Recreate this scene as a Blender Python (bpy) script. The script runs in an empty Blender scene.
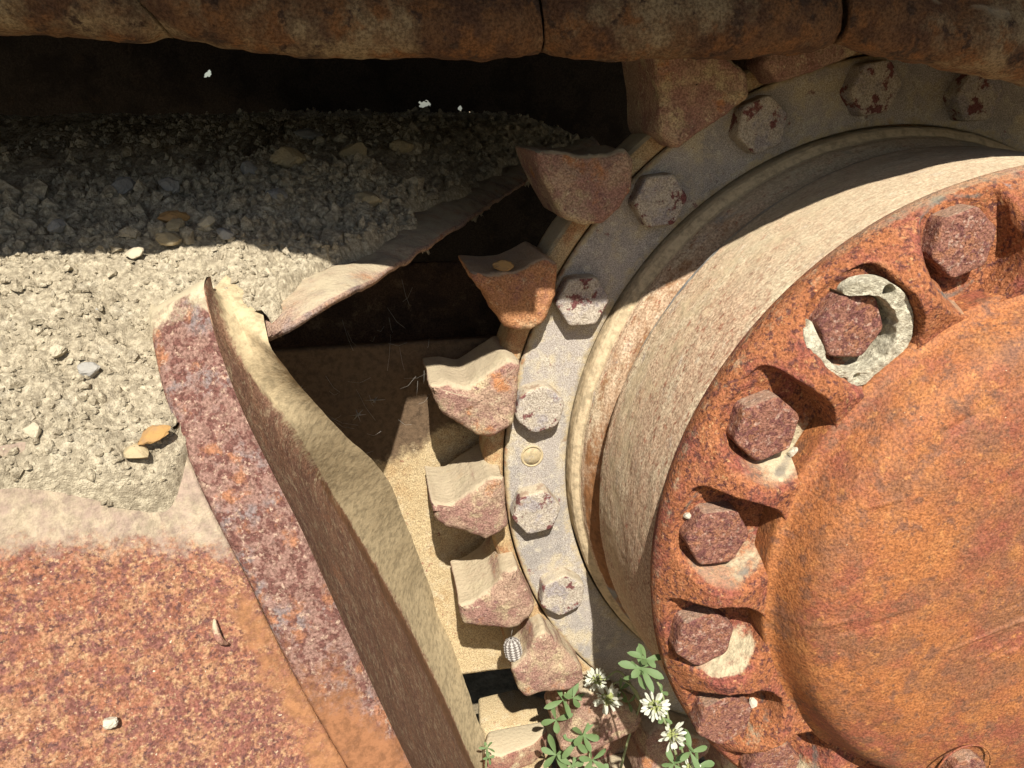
import bpy, math, random
import numpy as np
from mathutils import Vector, Matrix

R_ = math.radians
C = bpy.context.scene.collection
H = 0.55                                   # height of the hub centre above the ground
F_PX = 768.0
# ---------------------------------------------------------------- frames
# working frame "hub": x right, y up, z along the wheel axis towards the viewer; world = (x, -z, y + H)
_ax = np.array([0.2041, -0.3625, -1.0]); _ax /= np.linalg.norm(_ax)
_th = math.atan2(.3625, 1.0)
_up = np.array([0, math.cos(_th), -math.sin(_th)])
_rt = -np.cross(_up, _ax); _rt /= np.linalg.norm(_rt)
_RM = np.stack([_rt, _up, _ax], 1)
_CF = np.array([0.6656, -0.2182, 1.0]) * 0.5669
CAM = _RM.T @ (-_CF)
def ray(px, py): return _RM.T @ np.array([(px - 512) / F_PX, -(py - 384) / F_PX, 1.0])
def at(px, py, d): return CAM + ray(px, py) * d
def onz(px, py, z):
    r = ray(px, py); return CAM + r * ((z - CAM[2]) / r[2])
def ony(px, py, y):
    r = ray(px, py); return CAM + r * ((y - CAM[1]) / r[1])
def W(P):
    P = np.asarray(P, float)
    return np.stack([P[..., 0], -P[..., 2], P[..., 1] + H], -1)

# ---------------------------------------------------------------- numpy noise
def _hash(ix, iy, iz, seed):
    h = (ix.astype(np.int64) * 374761393 + iy.astype(np.int64) * 668265263 + iz.astype(np.int64) * 2147483647 + seed * 974634777) & 0xffffffff
    h = ((h ^ (h >> 13)) * 1274126177) & 0xffffffff
    h = ((h ^ (h >> 16)) * 2246822519) & 0xffffffff
    return ((h ^ (h >> 15)) & 0xffffff) / float(0xffffff)
def vnoise(P, seed=0):
    P = np.asarray(P, float); f = np.floor(P); t = P - f; i = f.astype(np.int64)
    t = t * t * t * (t * (t * 6 - 15) + 10); out = 0
    for a in (0, 1):
        for b in (0, 1):
            for c in (0, 1):
                w = (t[..., 0] if a else 1 - t[..., 0]) * (t[..., 1] if b else 1 - t[..., 1]) * (t[..., 2] if c else 1 - t[..., 2])
                out = out + w * _hash(i[..., 0] + a, i[..., 1] + b, i[..., 2] + c, seed)
    return out * 2 - 1
def fbm(P, octv=4, seed=0, gain=.5):
    P = np.asarray(P, float); a = 1.0; s = 0; n = 0
    for k in range(octv):
        s = s + a * vnoise(P * 2 ** k + 17.3 * k, seed + k); n += a; a *= gain
    return s / n
def worley(P, seed=0):
    P = np.asarray(P, float); i = np.floor(P).astype(np.int64)
    best = np.full(P.shape[:-1], 9.0); bid = np.zeros(P.shape[:-1])
    for a in (-1, 0, 1):
        for b in (-1, 0, 1):
            for c in (-1, 0, 1):
                x, y, z = i[..., 0] + a, i[..., 1] + b, i[..., 2] + c
                d = (x + _hash(x, y, z, seed) - P[..., 0]) ** 2 + (y + _hash(x, y, z, seed + 1) - P[..., 1]) ** 2 + (z + _hash(x, y, z, seed + 2) - P[..., 2]) ** 2
                m = d < best; best = np.where(m, d, best); bid = np.where(m, _hash(x, y, z, seed + 3), bid)
    return np.sqrt(best), bid
def sstep(a, b, x):
    t = np.clip((np.asarray(x, float) - a) / (b - a), 0, 1); return t * t * (3 - 2 * t)
def spline(pts, n):
    P = np.asarray(pts, float); m = len(P)
    seg = np.r_[0, np.cumsum(np.linalg.norm(np.diff(P[:, :2], axis=0), axis=1))]
    t = np.linspace(0, seg[-1], n); out = np.zeros((n, P.shape[1]))
    Q = np.vstack([2 * P[0] - P[1], P, 2 * P[-1] - P[-2]])
    for k, v in enumerate(t):
        i = min(max(int(np.searchsorted(seg, v, 'right')) - 1, 0), m - 2)
        u = (v - seg[i]) / (seg[i + 1] - seg[i]); p0, p1, p2, p3 = Q[i:i + 4]
        out[k] = .5 * (2 * p1 + (p2 - p0) * u + (2 * p0 - 5 * p1 + 4 * p2 - p3) * u * u + (3 * p1 - p0 - 3 * p2 + p3) * u ** 3)
    return out
def pxspline(pts, n):
    """image curve with distances -> points in the hub frame; third value = distance, or ('z', v)"""
    Q = []
    for px, py, d in pts:
        Q.append(onz(px, py, d[1]) if isinstance(d, tuple) else at(px, py, d))
    return spline3(np.array(Q), n)
def spline3(P, n):
    m = len(P); seg = np.r_[0, np.cumsum(np.linalg.norm(np.diff(P, axis=0), axis=1))]
    Q = np.vstack([2 * P[0] - P[1], P, 2 * P[-1] - P[-2]]); out = np.zeros((n, 3))
    for k, v in enumerate(np.linspace(0, seg[-1], n)):
        i = min(max(int(np.searchsorted(seg, v, 'right')) - 1, 0), m - 2)
        u = (v - seg[i]) / (seg[i + 1] - seg[i]); p0, p1, p2, p3 = Q[i:i + 4]
        out[k] = .5 * (2 * p1 + (p2 - p0) * u + (2 * p0 - 5 * p1 + 4 * p2 - p3) * u * u + (3 * p1 - p0 - 3 * p2 + p3) * u ** 3)
    return out

# ---------------------------------------------------------------- objects
def thing(name, label, cat, base, group=None):
    o = bpy.data.objects.new(name, None); C.objects.link(o); o.empty_display_size = .05
    o.location = W(base); o['label'] = label; o['category'] = cat
    if group: o['group'] = group
    return o
def tag(o, label=None, cat=None, group=None, kind=None):
    for k, v in (('label', label), ('category', cat), ('group', group), ('kind', kind)):
        if v: o[k] = v
    return o
def mesh_obj(name, V, faces, mat, parent=None, smooth=True, attrs=None, base=None, world=False):
    """V in the hub frame; the mesh is stored relative to its thing (or to base for a top-level mesh)"""
    Wv = np.asarray(V, float) if world else W(V)
    if parent is not None:
        chain = parent; org = np.zeros(3)
        while chain is not None:
            org = org + np.array(chain.location); chain = chain.parent
    else:
        org = W(base) if base is not None else np.array([Wv[:, 0].mean(), Wv[:, 1].mean(), Wv[:, 2].min()])
    me = bpy.data.meshes.new(name)
    me.from_pydata((Wv - org).tolist(), [], [list(map(int, f)) for f in faces])
    if attrs:
        for k, a in attrs.items():
            at_ = me.attributes.new(k, 'FLOAT', 'POINT'); at_.data.foreach_set('value', np.asarray(a, np.float32).ravel())
    me.polygons.foreach_set('use_smooth', [smooth] * len(me.polygons))
    me.update(); me.materials.append(mat)
    o = bpy.data.objects.new(name, me); C.objects.link(o)
    if parent is not None: o.parent = parent
    else: o.location = org
    return o
def grid_faces(nu, nv, wrap=False):
    i = np.arange(nu if wrap else nu - 1)[:, None]; j = np.arange(nv - 1)[None, :]; i2 = (i + 1) % nu
    f = np.stack(np.broadcast_arrays(i * nv + j, i2 * nv + j, i2 * nv + j + 1, i * nv + j + 1), -1)
    return f.reshape(-1, 4)
def grid_obj(name, P, mat, parent=None, wrap=False, attrs=None, flip=False, thick=0, base=None, smooth=True, kill=None):
    nu, nv = P.shape[:2]; f = grid_faces(nu, nv, wrap)
    if kill is not None: f = f[~kill.reshape(-1)]
    if flip: f = f[:, ::-1]
    o = mesh_obj(name, P.reshape(-1, 3), f, mat, parent, smooth, attrs, base)
    if thick:
        m = o.modifiers.new('t', 'SOLIDIFY'); m.thickness = thick; m.offset = -1
    return o
def bevel(o, w, n=3, ang=35):
    m = o.modifiers.new('b', 'BEVEL'); m.width = w; m.segments = n; m.limit_method = 'ANGLE'; m.angle_limit = R_(ang); return o
def prism(name, poly, zf, zb, mat, parent=None, bev=0.003, base=None, taper=1.0):
    """closed outline in x,y of the hub frame, extruded from zf (front) to zb"""
    P = np.asarray(poly, float); n = len(P)
    if np.sum(P[:, 0] * np.roll(P[:, 1], -1) - np.roll(P[:, 0], -1) * P[:, 1]) < 0: P = P[::-1]
    c = P.mean(0); Pb = c + (P - c) * taper
    V = np.vstack([np.c_[P, np.full(n, zf)], np.c_[Pb, np.full(n, zb)]])
    f = [list(range(n)), list(range(2 * n - 1, n - 1, -1))] + [[i, i + n, (i + 1) % n + n, (i + 1) % n] for i in range(n)]
    o = mesh_obj(name, V, f, mat, parent, True, None, base)
    if bev: bevel(o, bev)
    return o
def tube_vf(pts, rad, n=7):
    P = np.asarray(pts, float); m = len(P); rad = np.broadcast_to(rad, (m,))
    T = np.gradient(P, axis=0); T /= np.linalg.norm(T, axis=1)[:, None] + 1e-12
    V = []
    for p, t, r in zip(P, T, rad):
        a = np.cross(t, [0.3, .2, .93]); a /= np.linalg.norm(a) + 1e-9; b = np.cross(t, a)
        for k in range(n):
            q = 2 * math.pi * k / n; V.append(p + r * (math.cos(q) * a + math.sin(q) * b))
    f = []
    for i in range(m - 1):
        for k in range(n):
            f.append([i * n + k, i * n + (k + 1) % n, (i + 1) * n + (k + 1) % n, (i + 1) * n + k])
    f += [list(range(n))[::-1], list(range((m - 1) * n, m * n))]
    return np.array(V), f
class Pack:
    def __init__(s): s.V, s.f, s.n = [], [], 0
    def add(s, V, f):
        s.V.append(np.asarray(V, float)); s.f += [[int(i) + s.n for i in q] for q in f]; s.n += len(V)
    def build(s, name, mat, parent=None, **k): return mesh_obj(name, np.vstack(s.V), s.f, mat, parent, **k)

# ---------------------------------------------------------------- materials
class N:
    def __init__(s, name):
        s.m = bpy.data.materials.new(name); s.m.use_nodes = True; s.t = s.m.node_tree; s.t.nodes.clear()
        s.out = s.new('ShaderNodeOutputMaterial'); s.b = s.new('ShaderNodeBsdfPrincipled')
        s.t.links.new(s.b.outputs[0], s.out.inputs[0]); s.k = 0
        tc = s.new('ShaderNodeTexCoord'); s.co = tc.outputs['Object']
    def new(s, t): return s.t.nodes.new(t)
    def put(s, sock, v):
        if isinstance(v, bpy.types.NodeSocket): s.t.links.new(v, sock)
        elif isinstance(v, (tuple, list)) and len(v) == 3 and sock.type == 'RGBA': sock.default_value = (*v, 1)
        else: sock.default_value = v
    def coords(s, scale=(1, 1, 1), rot=(0, 0, 0)):
        m = s.new('ShaderNodeMapping'); s.put(m.inputs[0], s.co); m.inputs['Scale'].default_value = scale; m.inputs['Rotation'].default_value = rot
        return m.outputs[0]
    def noise(s, scale, detail=4, rough=.6, vec=None, dist=0):
        n = s.new('ShaderNodeTexNoise'); s.k += 1
        m = s.new('ShaderNodeMapping'); s.put(m.inputs[0], vec or s.co); m.inputs['Location'].default_value = (s.k * 1.37, s.k * .71, s.k * 2.1)
        s.put(n.inputs['Vector'], m.outputs[0]); n.inputs['Scale'].default_value = scale; n.inputs['Detail'].default_value = detail
        n.inputs['Roughness'].default_value = rough; n.inputs['Distortion'].default_value = dist
        return n.outputs['Fac']
    def voro(s, scale, vec=None, feature='F1', out='Distance'):
        n = s.new('ShaderNodeTexVoronoi'); n.feature = feature; s.put(n.inputs['Vector'], vec or s.co); n.inputs['Scale'].default_value = scale
        return n.outputs[out]
    def ramp(s, f, lo, hi, a=0., b=1.):
        n = s.new('ShaderNodeMapRange'); n.clamp = True; n.interpolation_type = 'SMOOTHSTEP'
        s.put(n.inputs[0], f)
        for i, v in enumerate((lo, hi, a, b)): s.put(n.inputs[i + 1], v)
        return n.outputs[0]
    def mix(s, f, a, b, mode='MIX'):
        n = s.new('ShaderNodeMix'); n.data_type = 'RGBA'; n.blend_type = mode
        s.put(n.inputs[0], f); s.put(n.inputs[6], a); s.put(n.inputs[7], b); return n.outputs[2]
    def math(s, op, a, b=0.):
        n = s.new('ShaderNodeMath'); n.operation = op; s.put(n.inputs[0], a); s.put(n.inputs[1], b); return n.outputs[0]
    def attr(s, name):
        n = s.new('ShaderNodeAttribute'); n.attribute_name = name; return n.outputs['Fac']
    def up(s):
        g = s.new('ShaderNodeNewGeometry'); x = s.new('ShaderNodeSeparateXYZ'); s.put(x.inputs[0], g.outputs['Normal']); return x.outputs[2]
    def bump(s, h, dist, strength=1., prev=None):
        n = s.new('ShaderNodeBump'); s.put(n.inputs['Height'], h); n.inputs['Distance'].default_value = dist; n.inputs['Strength'].default_value = strength
        if prev: s.put(n.inputs['Normal'], prev)
        return n.outputs[0]
    def done(s, col, rough=.85, normal=None, spec=.25, metal=0.):
        s.put(s.b.inputs['Base Color'], col); s.put(s.b.inputs['Roughness'], rough); s.b.inputs['Specular IOR Level'].default_value = spec
        s.b.inputs['Metallic'].default_value = metal
        if normal: s.put(s.b.inputs['Normal'], normal)
        return s.m

DUST = (.53, .445, .295); DUST2 = (.36, .285, .17)
def rust(name, base, cols, dust=.0, up0=.35, up1=.9, dustcol=DUST, grain=700, patch=(25, 90), bump=.0008, vec=None, attrs=(), spec=.2, rough=.88, flecks=None):
    """layers of rust: base colour, then (colour, scale, low, high) patches, fine grain, dust lying on what faces up, attribute zones"""
    n = N(name); v = n.coords(*vec) if vec and vec != 'arc' else n.co
    if vec == 'arc':
        cb_ = n.new('ShaderNodeCombineXYZ'); n.put(cb_.inputs[0], n.math('MULTIPLY', n.attr('arc'), .42)); n.put(cb_.inputs[1], n.attr('axial')); v = cb_.outputs[0]
    c = base
    for col, sc, lo, hi in cols:
        c = n.mix(n.ramp(n.noise(sc, 5, .65, v), lo, hi), c, col)
    g = n.noise(grain, 3, .7)
    c = n.mix(1.0, c, n.mix(n.ramp(g, .3, .7), (.55, .51, .49), (1.36, 1.38, 1.40)), 'MULTIPLY')
    if flecks:
        c = n.mix(n.ramp(n.noise(flecks[1], 2, .5, v), flecks[2], flecks[3]), c, flecks[0])
    for nm, col, mot in attrs:
        a = n.attr(nm); a = n.ramp(n.math('ADD', a, n.math('MULTIPLY', n.math('SUBTRACT', n.noise(mot, 6, .75), .5), 1.1)), .35, .65)
        c = n.mix(a, c, n.mix(n.ramp(n.noise(170, 5, .7), .40, .66), col, tuple(x * .62 for x in col)))
    hb = n.math('ADD', n.math('MULTIPLY', n.noise(patch[1], 5, .6, v), 1.), n.math('MULTIPLY', g, .35))
    if dust:
        u = n.math('ADD', n.ramp(n.up(), up0, up1), n.math('MULTIPLY', n.math('SUBTRACT', n.noise(patch[0], 6, .7), .5), 1.3))
        d = n.math('MULTIPLY', n.ramp(u, .35, .9), dust)
        dg = n.mix(n.noise(1400, 2, .6), dustcol, tuple(x * .72 for x in dustcol))
        c = n.mix(d, c, dg)
    nb = n.bump(hb, bump, 1.0)
    return n.done(c, rough, nb, spec)

M = {}
M['cover'] = rust('cover_rust', (.335, .122, .038), [((.235, .07, .038), 14, .44, .62), ((.215, .09, .04), 20, .48, .68), ((.35, .14, .045), 38, .5, .7), ((.15, .075, .042), 46, .56, .76), ((.19, .08, .04), 90, .52, .66), ((.40, .17, .055), 150, .56, .72), ((.13, .06, .035), 210, .58, .72)], grain=620, patch=(20, 220), bump=.0014, spec=.4, rough=.68, flecks=((.5, .36, .22), 420, .745, .80))
M['flange'] = rust('flange_rust', (.31, .115, .047), [((.235, .072, .05), 30, .45, .65), ((.38, .16, .075), 70, .52, .7), ((.12, .045, .034), 230, .50, .62), ((.21, .18, .17), 38, .66, .74), ((.40, .22, .10), 300, .58, .70)], dust=.35, up0=.55, up1=1.0, grain=620, patch=(22, 300), bump=.0022, attrs=(('tan', (.50, .41, .26), 90), ('steel', (.165, .14, .115), 60)))
M['boltrust'] = rust('bolt_rust', (.245, .112, .075), [((.29, .13, .07), 60, .48, .62), ((.15, .06, .05), 190, .5, .60), ((.37, .24, .18), 260, .54, .66), ((.13, .05, .042), 340, .53, .66)], grain=700, patch=(60, 230), bump=.0026, dust=.25, up0=.6, up1=1.)
M['boltpale'] = rust('bolt_pale', (.40, .345, .27), [((.29, .255, .24), 60, .45, .62), ((.155, .06, .055), 70, .545, .60), ((.46, .40, .29), 150, .55, .7), ((.2, .12, .1), 300, .62, .7)], grain=900, patch=(60, 300), bump=.0012, dust=.5, up0=.3, up1=.8)
M['ring'] = rust('ring_steel', (.36, .32, .275), [((.295, .268, .235), 28, .44, .64), ((.44, .375, .26), 34, .48, .64), ((.20, .11, .095), 48, .64, .69), ((.44, .395, .31), 130, .52, .68), ((.2, .17, .16), 220, .62, .72)], grain=1000, patch=(30, 240), bump=.0006, dust=.5, up0=.35, up1=.9, attrs=(('tan', (.46, .365, .215), 70), ('rusty', (.33, .16, .075), 90)))
M['tooth'] = rust('tooth_rust', (.34, .225, .155), [((.27, .15, .115), 26, .42, .58), ((.42, .33, .20), 38, .5, .68), ((.38, .17, .075), 30, .58, .70), ((.19, .10, .085), 130, .58, .7), ((.45, .36, .24), 210, .58, .7)], grain=700, patch=(55, 230), bump=.0018, dust=.8, up0=.12, up1=.95)
M['tooth_orange'] = rust('tooth_orange', (.40, .19, .085), [((.33, .15, .09), 30, .45, .6), ((.44, .30, .17), 38, .55, .7), ((.24, .11, .08), 130, .6, .72), ((.46, .35, .22), 210, .6, .72)], grain=700, patch=(55, 230), bump=.0018, dust=.55, up0=.2, up1=1.)
M['body'] = rust('sprocket_body', (.41, .29, .15), [((.34, .18, .085), 30, .45, .62), ((.45, .36, .21), 60, .5, .7), ((.2, .11, .08), 160, .62, .7)], grain=900, patch=(40, 240), bump=.001, dust=.8, up0=.2, up1=.7)
M['drum'] = rust('drum_paint', (.48, .345, .225), [((.47, .325, .205), 50, .50, .66), ((.53, .435, .29), 30, .46, .66), ((.42, .34, .27), 90, .58, .72), ((.31, .15, .09), 260, .56, .64), ((.56, .47, .34), 200, .58, .7)], vec='arc', grain=520, patch=(24, 200), bump=.0009, dust=.5, up0=.35, up1=1.0, attrs=(('groove', (.27, .125, .05), 40), ('steel', (.24, .235, .22), 50), ('tan', (.54, .42, .26), 60), ('speck', (.34, .18, .115), 260)))
M['plate'] = rust('plate_rust', (.262, .108, .06), [((.21, .082, .06), 9, .46, .60), ((.29, .14, .068), 13, .52, .64), ((.32, .165, .088), 80, .46, .60), ((.18, .075, .056), 130, .46, .58), ((.375, .22, .115), 240, .52, .66), ((.115, .055, .047), 330, .54, .64), ((.385, .255, .15), 420, .57, .68)], grain=620, patch=(40, 260), bump=.0011, attrs=(('dusty', (.43, .345, .235), 110), ('lilac', (.34, .25, .19), 70), ('weld', (.33, .155, .07), 50)), flecks=((.58, .47, .33), 330, .73, .78))
M['rim'] = rust('rim_rust', (.225, .13, .10), [((.18, .14, .13), 40, .48, .64), ((.13, .058, .045), 170, .47, .56), ((.29, .13, .068), 60, .54, .66), ((.36, .25, .18), 280, .56, .66)], grain=620, patch=(50, 260), bump=.0010, dust=.95, up0=.45, up1=.85, attrs=(('orange', (.27, .12, .055), 60), ('dusty', DUST, 60)))
M['flank'] = rust('flank_rust', (.26, .145, .09), [((.20, .105, .07), 60, .45, .62), ((.36, .26, .165), 110, .5, .66), ((.30, .15, .085), 40, .55, .7), ((.42, .33, .21), 300, .58, .68), ((.14, .075, .05), 240, .58, .66)], grain=620, patch=(30, 200), bump=.0006, attrs=(('brown', (.22, .11, .055), 130), ('dusty', (.50, .395, .235), 150)), flecks=((.6, .52, .4), 380, .75, .79))
M['wall'] = rust('dusty_plate', (.46, .355, .20), [((.40, .28, .145), 30, .5, .68), ((.5, .41, .26), 80, .5, .7), ((.27, .13, .08), 150, .635, .70), ((.36, .22, .12), 300, .6, .7)], grain=800, patch=(30, 220), bump=.0011, attrs=(('painted_shade', (.13, .085, .05), 40),))  # the attribute zone is shade put into the plate colour
M['shelf'] = rust('shelf_rust', (.33, .22, .155), [((.23, .17, .145), 40, .45, .62), ((.33, .15, .075), 50, .52, .66), ((.14, .08, .06), 120, .55, .66)], grain=700, patch=(38, 240), bump=.0016, dust=.9, up0=.42, up1=1.25)
M['track'] = rust('track_rust', (.115, .060, .029), [((.07, .036, .021), 26, .45, .6), ((.20, .148, .085), 15, .48, .62), ((.15, .07, .028), 60, .5, .66), ((.05, .03, .02), 70, .55, .64)], grain=600, patch=(26, 150), bump=.002, dust=.6, up0=.2, up1=.9)
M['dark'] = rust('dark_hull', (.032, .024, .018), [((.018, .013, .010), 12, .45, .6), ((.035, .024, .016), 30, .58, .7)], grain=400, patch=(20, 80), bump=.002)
M['shade_brown'] = rust('shade_plate_brown', (.085, .05, .03), [((.05, .03, .02), 25, .45, .6), ((.15, .10, .06), 60, .56, .7)], grain=700, patch=(20, 160), bump=.0012)  # dark brown that imitates the deep shade of the cavity
M['lower'] = rust('lower_rust', (.33, .2, .13), [((.26, .12, .09), 40, .46, .62), ((.44, .35, .22), 60, .5, .66), ((.16, .09, .07), 150, .58, .68)], grain=800, patch=(40, 240), bump=.0012, dust=.9, up0=.3, up1=.85)

def dirt_mat(name, a, b, c3, sc=1.):
    n = N(name)
    c = n.mix(n.ramp(n.noise(9 * sc, 5, .7), .4, .65), a, b)
    c = n.mix(n.ramp(n.noise(60 * sc, 5, .7), .52, .7), c, c3)
    c = n.mix(n.ramp(n.noise(260 * sc, 4, .7), .35, .7), n.mix(1., c, (.60, .58, .56), 'MULTIPLY'), n.mix(1., c, (1.2, 1.2, 1.18), 'MULTIPLY'))
    h = n.math('ADD', n.noise(330 * sc, 6, .7), n.math('MULTIPLY', n.noise(1100, 3, .6), .4))
    return n.done(c, .97, n.bump(h, .0032), .05)
M['dirt'] = dirt_mat('dry_dirt', (.57, .49, .35), (.47, .40, .285), (.62, .545, .405))
M['chalk'] = dirt_mat('chalky_dirt', (.62, .57, .43), (.56, .51, .37), (.66, .61, .48))
M['ground'] = dirt_mat('ground_dirt', (.33, .27, .18), (.27, .22, .14), (.38, .31, .21), .3)
def stone_mat(name, col, col2):
    n = N(name); c = n.mix(n.ramp(n.noise(90, 5, .6), .4, .65), col, col2)
    return n.done(c, .9, n.bump(n.noise(260, 5, .65), .0012), .15)
M['st_orange'] = stone_mat('orange_stone', (.38, .22, .08), (.30, .18, .085))
M['st_tan'] = stone_mat('tan_stone', (.42, .33, .19), (.35, .28, .17))
M['st_pale'] = stone_mat('pale_stone', (.50, .45, .35), (.40, .36, .27))
M['st_dust'] = stone_mat('dusty_stone', (.45, .39, .275), (.38, .325, .23))
M['st_grey'] = stone_mat('grey_stone', (.33, .31, .27), (.25, .235, .21))
def leaf_mat(name, a, b, tr=.25):
    n = N(name); c = n.mix(n.noise(150, 3, .6), a, b); m = n.done(c, .6, None, .3)
    tl = n.new('ShaderNodeBsdfTranslucent'); n.put(tl.inputs[0], c); mx = n.new('ShaderNodeMixShader'); mx.inputs[0].default_value = tr
    n.t.links.new(n.b.outputs[0], mx.inputs[1]); n.t.links.new(tl.outputs[0], mx.inputs[2]); n.t.links.new(mx.outputs[0], n.out.inputs[0]); return m
M['leaf'] = leaf_mat('clover_leaf', (.105, .175, .06), (.17, .24, .10))
M['stem'] = leaf_mat('clover_stem', (.24, .30, .13), (.30, .31, .16), .1)
M['petal'] = leaf_mat('white_petal', (.66, .65, .56), (.55, .57, .42), .3)
M['calyx'] = leaf_mat('flower_heart', (.25, .30, .10), (.40, .40, .16), .2)
M['web'] = leaf_mat('web_thread', (.40, .37, .32), (.45, .42, .36), .4)
def banded():
    n = N('ribbed_case'); c = n.mix(n.ramp(n.attr('band'), .35, .65), (.13, .11, .095), (.40, .37, .33)); return n.done(c, .6, n.bump(n.noise(700, 3), .0004), .3)
M['case'] = banded()

# ---------------------------------------------------------------- hub (final drive)
rng = random.Random(5)
ox = lambda P, k: np.asarray(P) + k            # decorrelate noise
hub = thing('final_drive_hub', 'large rusty orange wheel hub with a domed cover and a rim of hexagonal bolts', 'wheel hub', (0, -.30, -.1))
FB = [113.8, 133.1, 152.2, 170.8, 189.7, 207.6, 226.3, 245, 263.8, 282.6, 301.4, 320.2, 339, 357.8, 16.6, 35.4, 54.2, 73, 93.6]
FBR = [.252, .249, .248, .249, .250, .253] + [.25] * 13
SEAT = -.022
FPX = [(965, 243), (853, 327), (768, 430), (719, 539), (705, 640), (725, 721)]
FBP = [onz(a, b_, SEAT + .0145)[:2] for a, b_ in FPX] + [np.array([r * math.cos(R_(a)), r * math.sin(R_(a))]) for a, r in zip(FB, FBR)][6:]
def flange_z(Rr, X, Y):
    prof_R = [.190, .200, .206, .214, .229, .243, .256, .266, .2715, .2750, .2762]
    prof_z = [-.002, .000, .0015, .0045, .0085, .006, -.005, -.0155, -.0215, -.0265, -.0335]
    z = np.interp(Rr, prof_R, prof_z); z = z + .0012 * fbm(np.stack([X * 24, Y * 24, X * 0], -1), 4, 3) * sstep(.276, .272, Rr)
    pk = np.zeros_like(z); st = np.zeros_like(z)
    for i, b in enumerate(FBP):
        u = b / np.linalg.norm(b); k = .0042 + .0010 * math.sin(i * 2.3); c = b - u * k; tb = math.atan2(b[1], b[0])
        rp = (.0350, .0350, .0355, .0350, .0340, .0338)[i % 6]
        dx, dy = X - c[0], Y - c[1]; ph = np.arctan2(dy, dx)
        dr_, dt_ = dx * u[0] + dy * u[1], -dx * u[1] + dy * u[0]; el = np.where(dr_ < 0, .865, .95)
        wr = lambda q: (ph - q + math.pi) % (2 * math.pi) - math.pi
        d = np.hypot(dr_ * el, dt_) * (1 - .16 * np.exp(-(wr(tb - R_(57)) / .30) ** 2)) + .0008 * vnoise(np.stack([X * 90, Y * 90, X * 0 + i], -1), 4)
        soft = sstep(1.6, .5, np.abs(wr(tb + R_(95)))); w_in = .0012 + .0165 * soft
        m = 1 - sstep(rp - w_in, rp + .0012 + .002 * soft, d)
        seat = SEAT + .0035 * sstep(.025, .029, np.hypot(X - b[0], Y - b[1])) * (.35 + .65 * soft) + .0006 * fbm(np.stack([X * 80, Y * 80, X * 0], -1), 3, 8)
        z = np.where(z > seat, z + (seat - z) * m, z)
        low = sstep(1.5, .3, np.abs((ph - R_(-50) + math.pi) % (2 * math.pi) - math.pi)) * (1 - sstep(.030, .0355, d)) * (1 - sstep(rp - .004, rp, d))
        pk = np.maximum(pk, low * (.45 + .55 * ((i * 7) % 5) / 4)); st = np.maximum(st, (1 - sstep(rp - .008, rp - .001, d)) * sstep(.024, .030, d))
    return z, pk, st
na = 1500
th = np.linspace(0, 2 * math.pi, na, endpoint=False)[:, None]
rr = np.r_[np.linspace(.193, .2716, 98), np.linspace(.2722, .2762, 9)][None, :]
X = rr * np.cos(th); Y = rr * np.sin(th); RR = np.broadcast_to(rr, X.shape)
Z, pk, pst = flange_z(RR, X, Y)
fz = fbm(np.stack([X * 30, Y * 30, X * 0], -1), 4, 21)
inb = pk * .78
steel = pst * sstep(.05, .45, fbm(np.stack([X * 26, Y * 26, X * 0 + 4], -1), 3, 33))
edge = sstep(.268, .275, RR) * .35
grid_P = np.stack([X, Y, Z], -1)
back = np.stack([rr[:, -1:] * np.cos(th) * .985, rr[:, -1:] * np.sin(th) * .985, th * 0 - .046], -1)
grid_P = np.concatenate([grid_P, back], 1)
pad = lambda A: np.concatenate([A, A[:, -1:]], 1)
grid_obj('flange', grid_P, M['flange'], hub, wrap=True, attrs={'tan': pad(np.maximum(inb, edge)), 'steel': pad(steel * .75)}, flip=True)
# domed cover with a steep shoulder
rc = np.r_[np.linspace(.0005, .16, 40), np.linspace(.164, .2065, 40)][None, :]
thc = np.linspace(0, 2 * math.pi, 720, endpoint=False)[:, None]
zc = np.interp(rc, [0, .10, .15, .165, .178, .185, .190, .194, .1975, .2005, .2065], [.050, .047, .042, .0375, .0345, .031, .026, .018, .009, .0025, .000])
for _ in range(3):
    zc[:, 1:-1] = (zc[:, :-2] + 2 * zc[:, 1:-1] + zc[:, 2:]) / 4
rc = np.concatenate([rc, [[.2068, .2068]]], 1); zc = np.concatenate([zc, [[-.004, -.034]]], 1)
Xc, Yc = rc * np.cos(thc), rc * np.sin(thc)
zc = zc + .0010 * fbm(np.stack([Xc * 16, Yc * 16, Xc * 0], -1), 4, 6) + .0004 * fbm(np.stack([Xc * 90, Yc * 90, Xc * 0], -1), 3, 9)
for k in range(26):                            # shallow knocks and scratches in the casting
    a = rng.uniform(110, 230); r0 = rng.uniform(.03, .19); p = np.array([r0 * math.cos(R_(a)), r0 * math.sin(R_(a))]); an = R_(rng.choice([20, 70, 60, 30])); ln = rng.uniform(.01, .04)
    u = (Xc - p[0]) * math.cos(an) + (Yc - p[1]) * math.sin(an); v = -(Xc - p[0]) * math.sin(an) + (Yc - p[1]) * math.cos(an)
    zc = zc + .0010 * np.exp(-(v / .0014) ** 2) * (1 if k % 2 else -1) * sstep(ln, ln * .6, abs(u))
grid_obj('hub_cover', np.stack([Xc, Yc, np.broadcast_to(zc, Xc.shape)], -1), M['cover'], hub, wrap=True, flip=True)
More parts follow.
